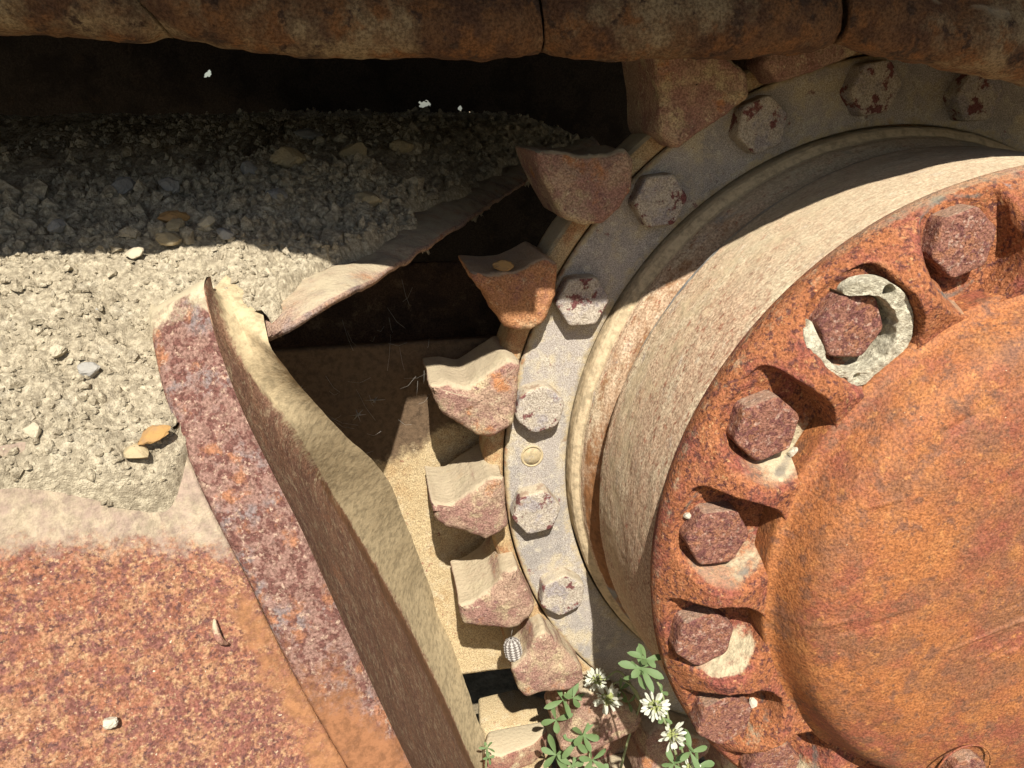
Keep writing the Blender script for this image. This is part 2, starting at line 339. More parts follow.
# drum
prof = [(.262, -.225), (.2900, -.2245), (.2925, -.2215), (.2925, -.2000), (.2915, -.1965), (.289, -.194), (.2855, -.192), (.2845, -.190), (.2835, -.185), (.280, -.178), (.2755, -.171), (.2725, -.165), (.2715, -.160), (.2715, -.1565), (.2735, -.1535), (.2785, -.1520), (.2795, -.1500), (.2798, -.146), (.2785, -.12), (.2755, -.08), (.272, -.05), (.2705, -.042), (.270, -.036)]
pr = spline(np.array(prof)[:, ::1], 150) if False else np.array([[np.interp(t, np.linspace(0, 1, len(prof)), np.array(prof)[:, k]) for k in (0, 1)] for t in np.linspace(0, 1, 190)])
thd = np.linspace(0, 2 * math.pi, 900, endpoint=False)[:, None]
Rd, Zd = pr[None, :, 0], pr[None, :, 1]
Xd, Yd = Rd * np.cos(thd), Rd * np.sin(thd); Zb = np.broadcast_to(Zd, Xd.shape)
cyl = np.stack([np.cos(thd) * 9 * np.ones_like(Zd), np.sin(thd) * 9 * np.ones_like(Zd), Zb * 90], -1)
dsp = .0007 * fbm(cyl * 1.6, 4, 40) + .0008 * np.clip(fbm(np.stack([np.cos(thd) * 40 * np.ones_like(Zd), np.sin(thd) * 40 * np.ones_like(Zd), Zb * 110], -1), 4, 44), 0, 1)
band = lambda a, b, w: sstep(a - w, a + w, Zb) * (1 - sstep(b - w, b + w, Zb))
groove = band(-.186, -.1535, .004) * (.75 + .3 * fbm(cyl * .5, 2, 3)); groove = groove * (.75 - .35 * np.sin(thd) )
stl = band(-.192, -.176, .003) * sstep(-.1, .4, fbm(np.stack([np.cos(thd) * 6 + Zb, np.sin(thd) * 6 + Zb, Zb * 0], -1), 3, 5)) + band(-.153, -.146, .002) * sstep(.1, .6, np.sin(thd))
tn = band(-.215, -.190, .003) + band(-.150, -.085, .016) * .46
spk = band(-.125, -.02, .03) * .40
zz = Rd + dsp
grid_obj('drum', np.stack([zz * np.cos(thd), zz * np.sin(thd), Zb], -1), M['drum'], hub, wrap=True, attrs={'groove': groove, 'steel': stl * .6, 'tan': tn, 'speck': spk, 'arc': thd * .28 * np.ones_like(Zd), 'axial': Zb}, flip=True)

def bolt_mesh(P0, rad, h, spin, mat, parent, seed, rough=.0008, rnd=.25, name='bolt', dz=-.004, worn=0.):
    """hexagonal bolt head standing on z=P0[2], uneven with rust"""
    n = 96; t = np.linspace(0, 2 * math.pi, n, endpoint=False)
    hexr = math.cos(math.pi / 6) / np.cos(((t - spin) % (math.pi / 3)) - math.pi / 6)
    hexr = np.minimum(hexr, 1.0 - .035 - worn * .05)
    rings = [(1., dz), (1., 0), (1., h * .3), (1., h * .6), (1.0, h * .80), (.992, h * .88), (.972, h * .95), (.94, h * .985), (.90, h), (.82, h), (.7, h), (.58, h), (.45, h), (.3, h), (.15, h), (.02, h)]
    V = np.zeros((n, len(rings), 3))
    for j, (f, z) in enumerate(rings):
        V[:, j, 0] = rad * f * hexr * np.cos(t); V[:, j, 1] = rad * f * hexr * np.sin(t); V[:, j, 2] = z
        if f < .93: V[:, j, :2] = V[:, j, :2] * (1 - .0)
    q = V + seed * .37
    d = fbm(q * 170, 4, seed)[..., None]
    k = np.ones(len(rings)); k[0] = 0
    nrm = np.zeros_like(V); nrm[..., 2] = np.array([0, 0, 0, 0, .1, .4, .7, .9] + [1] * 8); rad_ = V[..., :2] / (np.linalg.norm(V[..., :2], axis=-1, keepdims=True) + 1e-9)
    nrm[..., :2] = rad_ * np.array([1, 1, 1, 1, .9, .7, .4, .2] + [0] * 8)[None, :, None]
    V = V + nrm * d * rough * k[None, :, None]
    return grid_obj(name, V + np.array(P0), mat, parent, wrap=True, flip=True)
for i, b in enumerate(FBP):
    if i > 8 and i < 16: continue
    hgt = (.015, .014, .0145, .014, .015, .015)[i % 6]
    o = bolt_mesh((b[0], b[1], SEAT), .0236, hgt, R_([20, 54, 19, 0, 21, 23, 8, 17, 2][i % 9]), M['boltrust'], hub, 11 + i, .0007, worn=.12)
cb = onz(962, 768, .045)
bolt_mesh((cb[0], cb[1], .044), .0165, .007, .3, M['boltrust'], hub, 77, .0012, name='cover_bolt', worn=1)
t_ = np.linspace(0, 2 * math.pi, 80, endpoint=False)
pk_ = Pack()
for rr_ in (.0225,):
    ring = np.stack([cb[0] + rr_ * np.cos(t_), cb[1] + rr_ * np.sin(t_), np.full(80, .0462)], -1)
    pk_.add(*tube_vf(np.vstack([ring, ring[:1]]), .0007, 8))
pk_.build('bolt_collar', M['cover'], hub)

# dirt packed in one pocket
b = FBP[1]; c = b - b / np.linalg.norm(b) * .005
nu, nv = 260, 60
ta = np.linspace(R_(118), R_(118 - 312), nu)[:, None]; rv = np.linspace(0, 1, nv)[None, :]
rin, rout = .0195, .0366
endt = np.minimum(1, np.minimum(np.linspace(0, 1, nu), np.linspace(1, 0, nu)) / .10)[:, None]; endt = np.sqrt(np.clip(1 - (1 - endt) ** 2, 0, 1))
rinw = .0232 + .0022 * fbm(np.stack([np.cos(ta) * 3, np.sin(ta) * 3, ta * 0], -1), 3, 62); rad = rinw + ((rout - rinw) * rv - (rout - rinw) * .5) * endt + (rout - rinw) * .5
Xp = c[0] + rad * np.cos(ta) + b[0] * 0; Yp = c[1] + rad * np.sin(ta)
fill = np.stack([Xp * 130, Yp * 130, Xp * 0], -1)
level = np.interp(np.degrees(118 * math.pi / 180 - ta), [0, 20, 60, 120, 190, 240, 285, 312], [.014, .019, .021, .020, .019, .018, .016, .006])
zt, _, _ = flange_z(np.hypot(Xp, Yp), Xp, Yp); fz_ = SEAT + level
Zp = SEAT - .004 + (level + .004) * sstep(0, .12, rv) * (1 - .35 * sstep(.88, 1., rv)) + 0.0012 * fbm(fill, 4, 60) + .0004 * fbm(fill * 4, 3, 61)
w_, _i = worley(np.stack([Xp * 75, Yp * 75, Xp * 0], -1), 5)
hole = sstep(.36, .16, w_) * (_i > .62)
Zp = Zp - hole * .013
dirtp = grid_obj('packed_dirt', np.stack([Xp, Yp, Zp], -1), M['chalk'], None, base=(b[0], b[1] - .03, SEAT))
tag(dirtp, 'pale crumbly dirt packed around one bolt of the orange hub rim', 'packed dirt')

# ---------------------------------------------------------------- sprocket
spk_ = thing('drive_sprocket', 'dusty toothed drive sprocket ring with pale hexagonal bolts behind the hub', 'sprocket', (0, -.43, -.22))
RF = -.206
thr = np.linspace(0, 2 * math.pi, 900, endpoint=False)[:, None]
prof = [(.2945, -.2235), (.2945, RF - .001), (.2955, RF), (.300, RF), (.305, RF), (.312, RF), (.32, RF), (.33, RF), (.338, RF), (.345, RF), (.3495, RF), (.3508, RF - .0012), (.3512, RF - .004)]
pa = np.array(prof); Rr = np.broadcast_to(pa[None, :, 0], (900, len(prof))); Xr, Yr = Rr * np.cos(thr), Rr * np.sin(thr)
Zr = pa[None, :, 1] + .0005 * fbm(np.stack([Xr * 40, Yr * 40, Xr * 0], -1), 3, 70)
tan = sstep(.308, .297, Rr) * .5 + sstep(.340, .350, Rr) * .6; rus = sstep(.346, .3505, Rr) * .45
grid_obj('segment_ring', np.stack([Xr, Yr, Zr], -1), M['ring'], spk_, wrap=True, flip=True, attrs={'tan': tan, 'rusty': rus})
prof = [(.28, -.255), (.28, -.2255), (.3525, -.2250), (.3528, RF - .0025), (.3545, RF - .0005), (.362, RF - .001), (.3665, RF - .003), (.3685, RF - .007), (.369, -.225), (.368, -.252), (.362, -.256), (.28, -.2565)]
pa = np.array([[np.interp(t, np.linspace(0, 1, len(prof)), np.array(prof)[:, k]) for k in (0, 1)] for t in np.linspace(0, 1, 67)])
Rr = np.broadcast_to(pa[None, :, 0], (900, 67)); Xr, Yr = Rr * np.cos(thr), Rr * np.sin(thr)
dd = .0012 * fbm(np.stack([Xr * 50, Yr * 50, np.broadcast_to(pa[None, :, 1], Xr.shape) * 50], -1), 4, 71)
grid_obj('sprocket_body', np.stack([(Rr + dd * (Rr > .36)) * np.cos(thr), (Rr + dd * (Rr > .36)) * np.sin(thr), np.broadcast_to(pa[None, :, 1], Xr.shape) + dd * .4], -1), M['body'], spk_, wrap=True, flip=True)

def tooth(poly, zf, zb, mat, seed, name='tooth'):
    """worn tooth: outline in the ring plane, rounded over, front face crowned"""
    P = np.asarray(poly, float); n = 140
    if np.sum(P[:, 0] * np.roll(P[:, 1], -1) - np.roll(P[:, 0], -1) * P[:, 1]) < 0: P = P[::-1]
    Q = np.vstack([P, P[:1]]); q = np.c_[Q, np.zeros(len(Q))]
    # resample evenly and soften the corners
    seg = np.r_[0, np.cumsum(np.linalg.norm(np.diff(Q, axis=0), axis=1))]; s = np.linspace(0, seg[-1], n, endpoint=False)
    O = np.stack([np.interp(s, seg, Q[:, 0]), np.interp(s, seg, Q[:, 1])], 1)
    for _ in range(3): O = (np.roll(O, 1, 0) + 2 * O + np.roll(O, -1, 0)) / 4
    c = O.mean(0); T = np.roll(O, -1, 0) - np.roll(O, 1, 0); nn = np.stack([T[:, 1], -T[:, 0]], 1); nn /= np.linalg.norm(nn, axis=1)[:, None]
    e = .0062
    rows = [(0, zb, 1.), (0, zb + .012, 1.), (0, zb + .025, 1.), (0, zf - .020, 1), (0, zf - .012, 1.)]
    for a in (0, 18, 36, 54, 72, 90): rows.append((-e * (1 - math.cos(R_(a))), zf - e + e * math.sin(R_(a)), 1.))
    for f in (.88, .74, .6, .45, .3, .15, .02): rows.append((-e, zf + .0015 * (1 - f), f))
    V = np.zeros((n, len(rows), 3))
    for j, (off, z, f) in enumerate(rows):
        V[:, j, :2] = c + (O + nn * off - c) * f; V[:, j, 2] = z
    d = fbm(V * 70 + seed * 3.1, 4, seed); d2 = fbm(V * 260 + seed, 3, seed + 5)
    w = np.array([0, 1, 1, 1, 1, .8, .6, .4, .2, 0, 0] + [0] * 7)
    V[..., :2] += nn[:, None, :] * (d * .0026 + d2 * .0008)[..., None] * w[None, :, None]
    V[..., 2] += (d * .0020 + d2 * .0005) * (1 - w)[None, :]
    return grid_obj(name, V, mat, spk_, wrap=True, flip=True)
TF = -.177
TE = [  # worn outlines of the teeth in view, image points carried onto the plane of the tooth faces
 ([(533, 150), (541, 172), (552, 195), (566, 220), (585, 226), (604, 224), (620, 210), (632, 190), (634, 160), (626, 148), (612, 154), (590, 156), (565, 152)], 'tooth'),
 ([(469, 272), (473, 281), (484, 294), (496, 313), (505, 328), (518, 332), (532, 332), (546, 322), (556, 297), (558, 264), (545, 256), (532, 264), (515, 272), (493, 274)], 'tooth_orange'),
 ([(429, 386), (434, 402), (442, 414), (462, 427), (478, 437), (492, 439), (514, 426), (518, 395), (522, 366), (510, 360), (492, 372), (468, 388), (448, 384)], 'tooth'),
 ([(431, 503), (436, 522), (446, 529), (464, 532), (486, 542), (500, 535), (509, 527), (507, 506), (505, 478), (492, 478), (474, 490), (455, 504), (440, 505)], 'tooth'),
 ([(459, 606), (463, 625), (478, 628), (505, 631), (519, 629), (532, 618), (536, 606), (528, 590), (518, 568), (506, 573), (494, 588), (474, 602)], 'tooth'),
 ([(512, 671), (519, 692), (526, 699), (545, 694), (572, 691), (586, 681), (583, 668), (565, 650), (545, 632), (535, 640), (530, 655), (520, 664)], 'tooth')]
for k, (px, mt) in enumerate(TE):
    tooth([onz(a, b_, TF)[:2] for a, b_ in px], TF, -.252, M[mt], 100 + k)
gen = [(-5.6, .354), (-6.3, .372), (-5.2, .384), (-3.9, .398), (-2.9, .414), (-2.2, .428), (-.8, .433), (.8, .433), (2.2, .428), (2.9, .414), (3.9, .398), (5.2, .384), (6.3, .372), (5.6, .354), (0, .352)]
for k, a0 in enumerate([137.6 - 14.9, 137.6 - 29.8, 137.6 - 44.7, 63, 48, 33, 227.6, 242.5, 257.4, 272.3, 287, 302]):
    tooth([(r * math.cos(R_(a0 - a)), r * math.sin(R_(a0 - a))) for a, r in gen], TF, -.252, M['tooth'], 120 + k)
RB = [(877, 88), (763, 125), (661, 201), (583, 302), (540, 410), (537, 513), (563, 596), (981, 95)]
for k, (px, py) in enumerate(RB):
    p = onz(px, py, RF + .016)
    bolt_mesh((p[0], p[1], RF), .0236, .0165, R_([10, 22, 5, 2, 17, 9, 24, 3][k]), M['boltpale'], spk_, 140 + k, .0007, worn=.1 + .8 * (k == 4))
p = onz(532, 456, RF)
pl = Pack(); n = 40; t_ = np.linspace(0, 2 * math.pi, n, endpoint=False)
V = np.concatenate([np.stack([p[0] + r * np.cos(t_), p[1] + r * np.sin(t_), np.full(n, RF + z)], -1)[:, None] for r, z in ((.0105, -.002), (.0105, .0006), (.0098, .0012), (.0090, .0010), (.0088, .0002), (.0082, .0002), (.0080, .0010), (.003, .0013), (.0003, .0013))], 1)
o = grid_obj('plug', V, M['ring'], spk_, wrap=True, flip=True, attrs={'tan': np.full(V.shape[:2], .65), 'rusty': np.zeros(V.shape[:2])})

# ---------------------------------------------------------------- dirt heights on the track frame
EDGE = np.array([at(*q) for q in ((265, 345, .452), (300, 326, .458), (345, 300, .474), (385, 277, .53), (460, 228, .68), (540, 175, .98), (600, 150, 1.25))])
def edge_x(z): return np.interp(-np.asarray(z), -EDGE[:, 2], EDGE[:, 0])
PA, PB, PC = -.1953, -.4436, -.4396
def hit_plate(px, py):
    r = ray(px, py); A = PA + PB * CAM[0] + PC * CAM[1] - CAM[2]; B = r[2] - PB * r[0] - PC * r[1]; return CAM + r * (A / B)
_P = np.array([hit_plate(0, 478), hit_plate(70, 470), hit_plate(130, 492), hit_plate(182, 482)])
_Q = np.array([at(212, 290, .462), at(238, 312, .466), at(262, 335, .450)])
_P4 = hit_plate(197, 480) + np.array([0, -.004, -.008])
def _soft(x, X_, Y_): return sum(np.interp(np.asarray(x) + o_, X_, Y_) for o_ in (-.010, -.005, 0, .005, .010)) / 5
def z_front(x): return _soft(x, [-.85, *_P[:, 0], _P4[0], *_Q[:, 0], -.49, -.40], [.14, *_P[:, 2], _P4[2], *_Q[:, 2], -.03, -.02])
def y_front(x): return _soft(x, [-.85, *_P[:, 0], _P4[0], *_Q[:, 0], -.49, -.40], [.19, *(_P[:, 1] + .004), _P4[1] + .002, *(_Q[:, 1] - .007), .19, .19])
def dirt_h(x, z):
    zf = z_front(x); s0 = zf - z; y0 = y_front(x)
    far = np.interp(-z, [.09, .135, .20, .30, .40, .70, 1.0], [.205, .226, .243, .258, .268, .285, .292])
    t = np.clip(s0 / np.maximum(zf + .135, .03), -1, 1)
    b_ = np.where(z < -.135, far, y0 + (.226 - y0) * (.62 * np.clip(t, 0, 1) + .38 * np.sin(np.clip(t, 0, 1) * math.pi / 2)))
    ey = np.interp(-z, -EDGE[:, 2], EDGE[:, 1]); d = edge_x(z) - x
    k = np.exp(-np.clip(d, 0, 9) ** 2 / .075 ** 2) * sstep(-.04, -.09, z)
    h = b_ + (ey - b_) * k
    h = h + .012 * np.exp(-((x + .55) / .05) ** 2 - ((z + .125) / .035) ** 2)
    return h + (14. - 12. * sstep(-.575, -.562, x)) * np.minimum(s0, 0)
frame = thing('track_frame', 'rusty side frame buried in dirt, with a thick curved rim beside the sprocket', 'track frame', (-.55, -.4, -.1))
# rim
nR = 150
Lc = pxspline([(148, 318, .447), (152, 345, .441), (163, 395, .431), (180, 440, .427), (200, 490, .424), (222, 535, .425), (247, 582, .428), (272, 635, .433), (300, 690, .439), (345, 768, .447), (392, 850, .455)], nR)
Rc = pxspline([(203, 287, .436), (207, 310, .434), (215, 340, .430), (228, 378, .427), (245, 420, .426), (272, 475, .427), (300, 530, .430), (325, 585, .436), (350, 640, .443), (380, 705, .456), (412, 772, .458), (456, 860, .466)], nR)
LcE = np.vstack([Lc, Lc[-1] + (Lc[-1] - Lc[-6]) * np.linspace(1, 9, 20)[:, None] * .6])
i0 = int(np.argmax(LcE[:, 1] < .150)); Lf = LcE[i0:]; nrow = 240
Lf = np.stack([np.interp(np.linspace(0, 1, nrow), np.linspace(0, 1, len(Lf)), Lf[:, k]) for k in range(3)], 1)
uq = np.linspace(0, 1, 260)[:, None] ** .7
Xf = -1.3 + uq * (Lf[None, :, 0] + 1.3); Yf = Lf[None, :, 1] + .0 * uq + .10 * np.minimum(Lf[None, :, 0] - Xf, .3) * 0
pz = PA + PB * np.maximum(Xf, -.85) + PC * Yf; dx_ = Lf[None, :, 0] - Xf
pr_z = PA + PB * np.maximum(Lf[None, :, 0], -.85) + PC * Lf[None, :, 1]
Zf = pz + (Lf[None, :, 2] - .0078 - pr_z) * sstep(.09, 0, dx_) + .0052 * sstep(.022, 0, dx_)
Zf = Zf + .0012 * fbm(np.stack([Xf * 20, Yf * 20, Xf * 0], -1), 4, 201) + .0006 * fbm(np.stack([Xf * 120, Yf * 120, Xf * 0], -1), 3, 202)
dl = .100 + .012 * fbm(np.stack([Xf * 14, Yf * 14, Xf * 0], -1), 4, 203) - .30 * (np.maximum(Xf, -.8) + .60)
dus = sstep(-.040, .012, Yf - dl) * .9; lil = sstep(-.050, -.008, Yf - dl) * .5
weld = sstep(.040, .005, dx_) * .55 * sstep(.0, -.05, Yf - dl)
Pfp = np.stack([Xf, Yf, Zf], -1)
bk = [Pfp[:, :1] + np.array([0, .022 * t, -.10 * t]) for t in (1., .5, .15)]
Pfp = np.concatenate(bk + [Pfp], 1); pad3 = lambda A_: np.concatenate([A_[:, :1]] * 3 + [A_], 1)
grid_obj('face_plate', Pfp, M['plate'], frame, thick=.012, attrs={'dusty': pad3(dus), 'lilac': pad3(lil), 'weld': pad3(weld)}, flip=True)
cols = []; BK = np.array([-.02, .004, -.06])
us = [-1, -.6, -.25, 0, .02, .06, .12, .2, .3, .4, .5, .6, .7, .8, .88, .94, .98, 1.0]
for u in us:
    if u < 0: cols.append(Lc + BK * (-u) * np.array([.6, 0, 1]))
    else:
        q = Lc + (Rc - Lc) * u; e = min(u, 1 - u); roll = .003 * (1 - sstep(0, .07, e)); q = q + np.array([0, 0, -1.]) * roll; cols.append(q)
Pm = np.stack(cols, 1)
top = [Pm[0] + np.array([-.004, -.030, -.050]), Pm[0] + np.array([-.002, -.010, -.036]), Pm[0] + np.array([0, .001, -.022]), Pm[0] + np.array([0, .0030, -.010]), Pm[0] + np.array([0, .0018, -.003])]
Pm = np.concatenate([np.stack(top, 0), Pm], 0)
Pm = Pm + (.0011 * fbm(Pm * 45, 4, 210) + .0006 * fbm(Pm * 160, 3, 211))[..., None] * np.array([.2, .3, 1.])
vv = np.clip((np.arange(Pm.shape[0]) - 5) / nR, 0, 1)[:, None] + 0 * np.array(us)[None, :]
ora = sstep(.45, .95, vv) * .62 + .25 * sstep(.1, .35, vv) * sstep(.7, .2, np.abs(np.array(us)[None, :] - .4))
dus = sstep(.10, .0, vv) * .55 + sstep(.06, -.2, np.array(us)[None, :]) * sstep(.55, .1, vv) * .8
grid_obj('rim', Pm, M['rim'], frame, attrs={'orange': ora, 'dusty': dus})
# inner side of the rim running back to the plate behind the sprocket
ZP = -.268
Rf = np.vstack([Rc[0] + np.array([-.002, -.010, -.034]), Rc[0] + np.array([0, .0005, -.020]), Rc]); Rf = spline3(Rf[np.r_[0, 1, 2:len(Rf):6, len(Rf) - 1]], nR)
Kc = pxspline([(226, 275, .482), (236, 310, .464), (250, 348, .462), (266, 390, .478), (298, 435, .505), (336, 500, .590), (370, 560, .66), (405, 622, .725), (440, 692, .775), (474, 768, .825), (520, 860, .86)], nR)
Mc = pxspline([(262, 300, .482), (266, 328, .458), (270, 348, .452), (284, 366, .462), (302, 388, .485), (341, 431, .545), (386, 477, .630), (410, 535, .715), (433, 595, ('z', ZP)), (456, 657, ('z', ZP)), (483, 735, ('z', ZP)), (494, 775, ('z', ZP)), (520, 870, ('z', ZP))], nR)
cols = []
for u in np.r_[0, .015, .04, np.linspace(.08, 1, 30)]:
    q = Rf + (Kc - Rf) * u; q = q + np.array([0, 0, -.003]) * (1 - sstep(0, .05, u)); cols.append(q + np.array([-.002, -.002, 0]) * math.sin(math.pi * u))
nk = len(cols)
for u in np.linspace(.05, 1, 18):
    cols.append(Kc + (Mc - Kc) * u + np.array([-.003, .002, .002]) * math.sin(math.pi * u) * np.linspace(0, 1, nR)[:, None])
Pf = np.stack(cols, 1)
ss = np.linspace(0, 1, nR)[:, None]; cu = np.arange(len(cols))[None, :] / (nk - 1)
Pf = Pf + (.0014 * fbm(Pf * 30, 4, 220) + .0002 * fbm(Pf * 160, 3, 221))[..., None] * np.array([1., .3, .3]) * sstep(0, .2, cu)[..., None]
dus = np.where(cu > 1, .30 + .75 * sstep(1.0, 1.2, cu), 0) + sstep(.55, .0, ss) * sstep(.10, 1., cu) * .55 + .12 * sstep(.6, 1., cu) + sstep(.16, .04, ss) * .4
brn = sstep(.18, .3, ss) * sstep(.80, .93, cu) * sstep(1.06, .98, cu) * .8 + sstep(.35, .9, ss) * sstep(.55, .1, cu) * .45
grid_obj('rim_side', Pf, M['flank'], frame, attrs={'dusty': dus, 'brown': brn}, flip=False)
# shelf under the dirt: bare edge strip
ne = 119; Ec = spline3(EDGE, 120)
Ec = np.vstack([at(258, 347, .476), Ec[2:]])
In = spline3(np.array([at(*q) for q in ((240, 325, .495), (272, 292, .487), (322, 262, .512), (368, 244, .565), (432, 196, .72), (522, 152, 1.02), (592, 132, 1.29))]), ne)
st = [Ec + (In - Ec) * u + np.array([0, -.010 * u * u, 0]) for u in np.linspace(0, 1, 16)]
Ps = np.stack(st, 1); Ps[..., 1] += .0030 * fbm(Ps * 50, 5, 230) - .0 * Ps[..., 1]
grid_obj('shelf', Ps, M['shelf'], frame, thick=.004, flip=True)

# dirt heap
nx, nz = 620, 470
sv = np.r_[np.linspace(-.008, .31, 330), np.linspace(.312, 1.05, nz - 330)][None, :]
uu = (np.linspace(0, 1, nx) ** .72)[:, None]
zr = np.minimum(.10, np.interp(sv, [-.008, .31, 1.05], [-.02, -.36, -1.05])); ex = edge_x(zr) - .010
Xg = -1.15 + uu * (ex + 1.15); Zg = z_front(Xg) - sv; Zg = np.maximum(Zg, -1.04)
Hb = dirt_h(Xg, Zg)
Pn = np.stack([Xg, Hb * .6, Zg], -1)
w1, i1 = worley(Pn * np.array([62, 40, 62]), 301); w2, i2 = worley(Pn * np.array([150, 90, 150]), 305)
big = fbm(Pn * 16, 4, 310); med = fbm(Pn * 70, 4, 311); fin = fbm(Pn * 330, 3, 312)
cr = np.clip(1 - np.abs(fbm(Pn * 30, 4, 316)) * 9, 0, 1)
hh = Hb + .0075 * big + .0044 * med + .0020 * fin + .0060 * np.clip(i1 - .62, 0, 1) * sstep(.60, .35, w1) + .0040 * np.clip(i2 - .5, 0, 1) * sstep(.55, .33, w2) - .0045 * cr * sstep(.0, .5, big + .3)
dd_ = np.clip(edge_x(Zg) - .010 - Xg, 0, 1); wob = .004 + .020 * (fbm(np.stack([Zg * 22, Zg * 0, Zg * 0], -1), 3, 318) + .6)
hh = hh + .005 * sstep(.065, .02, dd_) - .022 * sstep(wob + .011, wob - .004, dd_)
# thin feathered front edge lying on the face plate
front = PA + PB * np.maximum(Xg, -.80) + PC * hh
fr = .004 + .010 * (fbm(np.stack([Xg * 24, Zg * 24, Xg * 0], -1), 4, 320))
# keep clear of the rim: dirt banked up on its left and dusted behind it
khp = ((((z_front(Xg) - Zg) < .003) & (Xg > -.562)) | (dd_ < wob - .001))[:-1, :-1]
heap = grid_obj('dirt_heap', np.stack([Xg, hh + fr * .6, Zg], -1), M['dirt'], None, flip=False, kill=khp, base=(-.62, .15, -.2))
tag(heap, kind='stuff', label='dry crumbly tan dirt heaped on the track frame', cat='dirt')

# ---------------------------------------------------------------- stones
def stone(name, p, size, flat, mat, label, seed, group=None, rot=0, parent=None):
    nu_, nv_ = 22, 13; a = np.linspace(0, 2 * math.pi, nu_, endpoint=False)[:, None]; b_ = np.linspace(.03, math.pi - .03, nv_)[None, :]
    D = np.stack([np.cos(a) * np.sin(b_), np.cos(b_) + 0 * a, np.sin(a) * np.sin(b_)], -1)
    r = 1 + .30 * fbm(D * 1.3 + seed, 2, seed) + .1 * fbm(D * 4 + seed, 2, seed)
    rs = np.random.default_rng(seed)
    for k in range(7):                        # cleaved faces
        n_ = rs.normal(size=3); n_ /= np.linalg.norm(n_); dot = (D * n_).sum(-1) * r; r = np.where(dot > .72, r * .72 / np.maximum(dot, 1e-3), r)
    V = D * r[..., None] * np.array([size[0], size[0] * flat, size[1]])
    c_, s_ = math.cos(rot), math.sin(rot); V = np.stack([V[..., 0] * c_ - V[..., 2] * s_, V[..., 1], V[..., 0] * s_ + V[..., 2] * c_], -1)
    # tilt with the slope
    tl = R_(seed % 7 * 4 + 12); V = np.stack([V[..., 0], V[..., 1] * math.cos(tl) - V[..., 2] * math.sin(tl), V[..., 1] * math.sin(tl) + V[..., 2] * math.cos(tl)], -1)
    o = grid_obj(name, V + np.asarray(p), mat, parent, wrap=True, smooth=False)
    if label: tag(o, label, 'stone', group)
    return o
def hit_dirt(px, py):
    r = ray(px, py); t = np.linspace(.25, 1.6, 1400); P = CAM + r * t[:, None]
    m = P[:, 1] < dirt_h(P[:, 0], P[:, 2]); i = int(np.argmax(m)); return P[i]
def on_dirt(px, py, lift=.003): return hit_dirt(px, py) + np.array([0, lift, 0])
ST = [
 (175, 228, .0095, .45, 'st_orange', 'flat orange stone at the edge of the shade on the dirt heap'),
 (178, 234, .0085, .4, 'st_tan', 'flat tan stone tucked right under the orange stone at the shade edge'),
 (170, 248, .0085, .5, 'st_tan', 'squarish tan stone in the sun just below the two flat stones'),
 (208, 231, .0065, .5, 'st_dust', 'pale chip right of the flat orange stone at the shade edge'),
 (227, 243, .0065, .5, 'st_grey', 'light grey chip in the sun right of the pale chip'),
 (136, 262, .0062, .45, 'st_dust', 'pale lump in the sunny dirt left of the squarish tan stone'),
 (278, 205, .011, .45, 'st_grey', 'broad grey slab stone in the shade above the sunny dirt'),
 (290, 168, .015, .6, 'st_tan', 'large tan stone in deep shade on the dirt heap'),
 (250, 178, .010, .6, 'st_grey', 'grey stone left of the large tan stone in the shade'),
 (368, 208, .013, .5, 'st_tan', 'tan slab stone in the shade near the shelf edge'),
 (125, 196, .012, .5, 'st_grey', 'grey slab stone in the shade at the left of the heap'),
 (172, 195, .010, .5, 'st_grey', 'small dark slab stone in the shade between two grey slabs'),
 (355, 160, .014, .5, 'st_tan', 'tan stone at the back of the heap in deep shade'),
 (310, 142, .018, .3, 'st_grey', 'long flat dark stone at the back of the heap'),
 (402, 155, .014, .6, 'st_tan', 'rounded tan stone at the far right back of the heap'),
 (60, 235, .008, .6, 'st_grey', 'small grey stone in the shade near the left border'),
 (90, 380, .0065, .6, 'st_grey', 'bluish grey pebble in the sunny dirt left of the rim'),
 (60, 360, .0055, .6, 'st_dust', 'dusty pebble in the sunny dirt near a dark crack'),
 (35, 440, .006, .6, 'st_dust', 'pale pebble low in the sunny dirt near the left border'),
]
for k, (px, py, s, fl, mt, lb) in enumerate(ST):
    stone('stone', on_dirt(px, py, .004 + s * .25), (s, s * .75), fl, M[mt], lb, 400 + k, 'loose stones on the dirt heap', rot=(k * 1.7) % 3)
stone('stone', hit_dirt(154, 434) * .0 + at(154, 434, .412), (.0052, .0088), .42, M['st_orange'], 'orange brown stone standing in the dirt beside the rim', 431, 'loose stones on the dirt heap', rot=.9)
stone('stone', at(136, 452, .409), (.0085, .006), .4, M['st_tan'], 'dull tan stone leaning on the orange brown stone', 435, 'loose stones on the dirt heap', rot=.2)
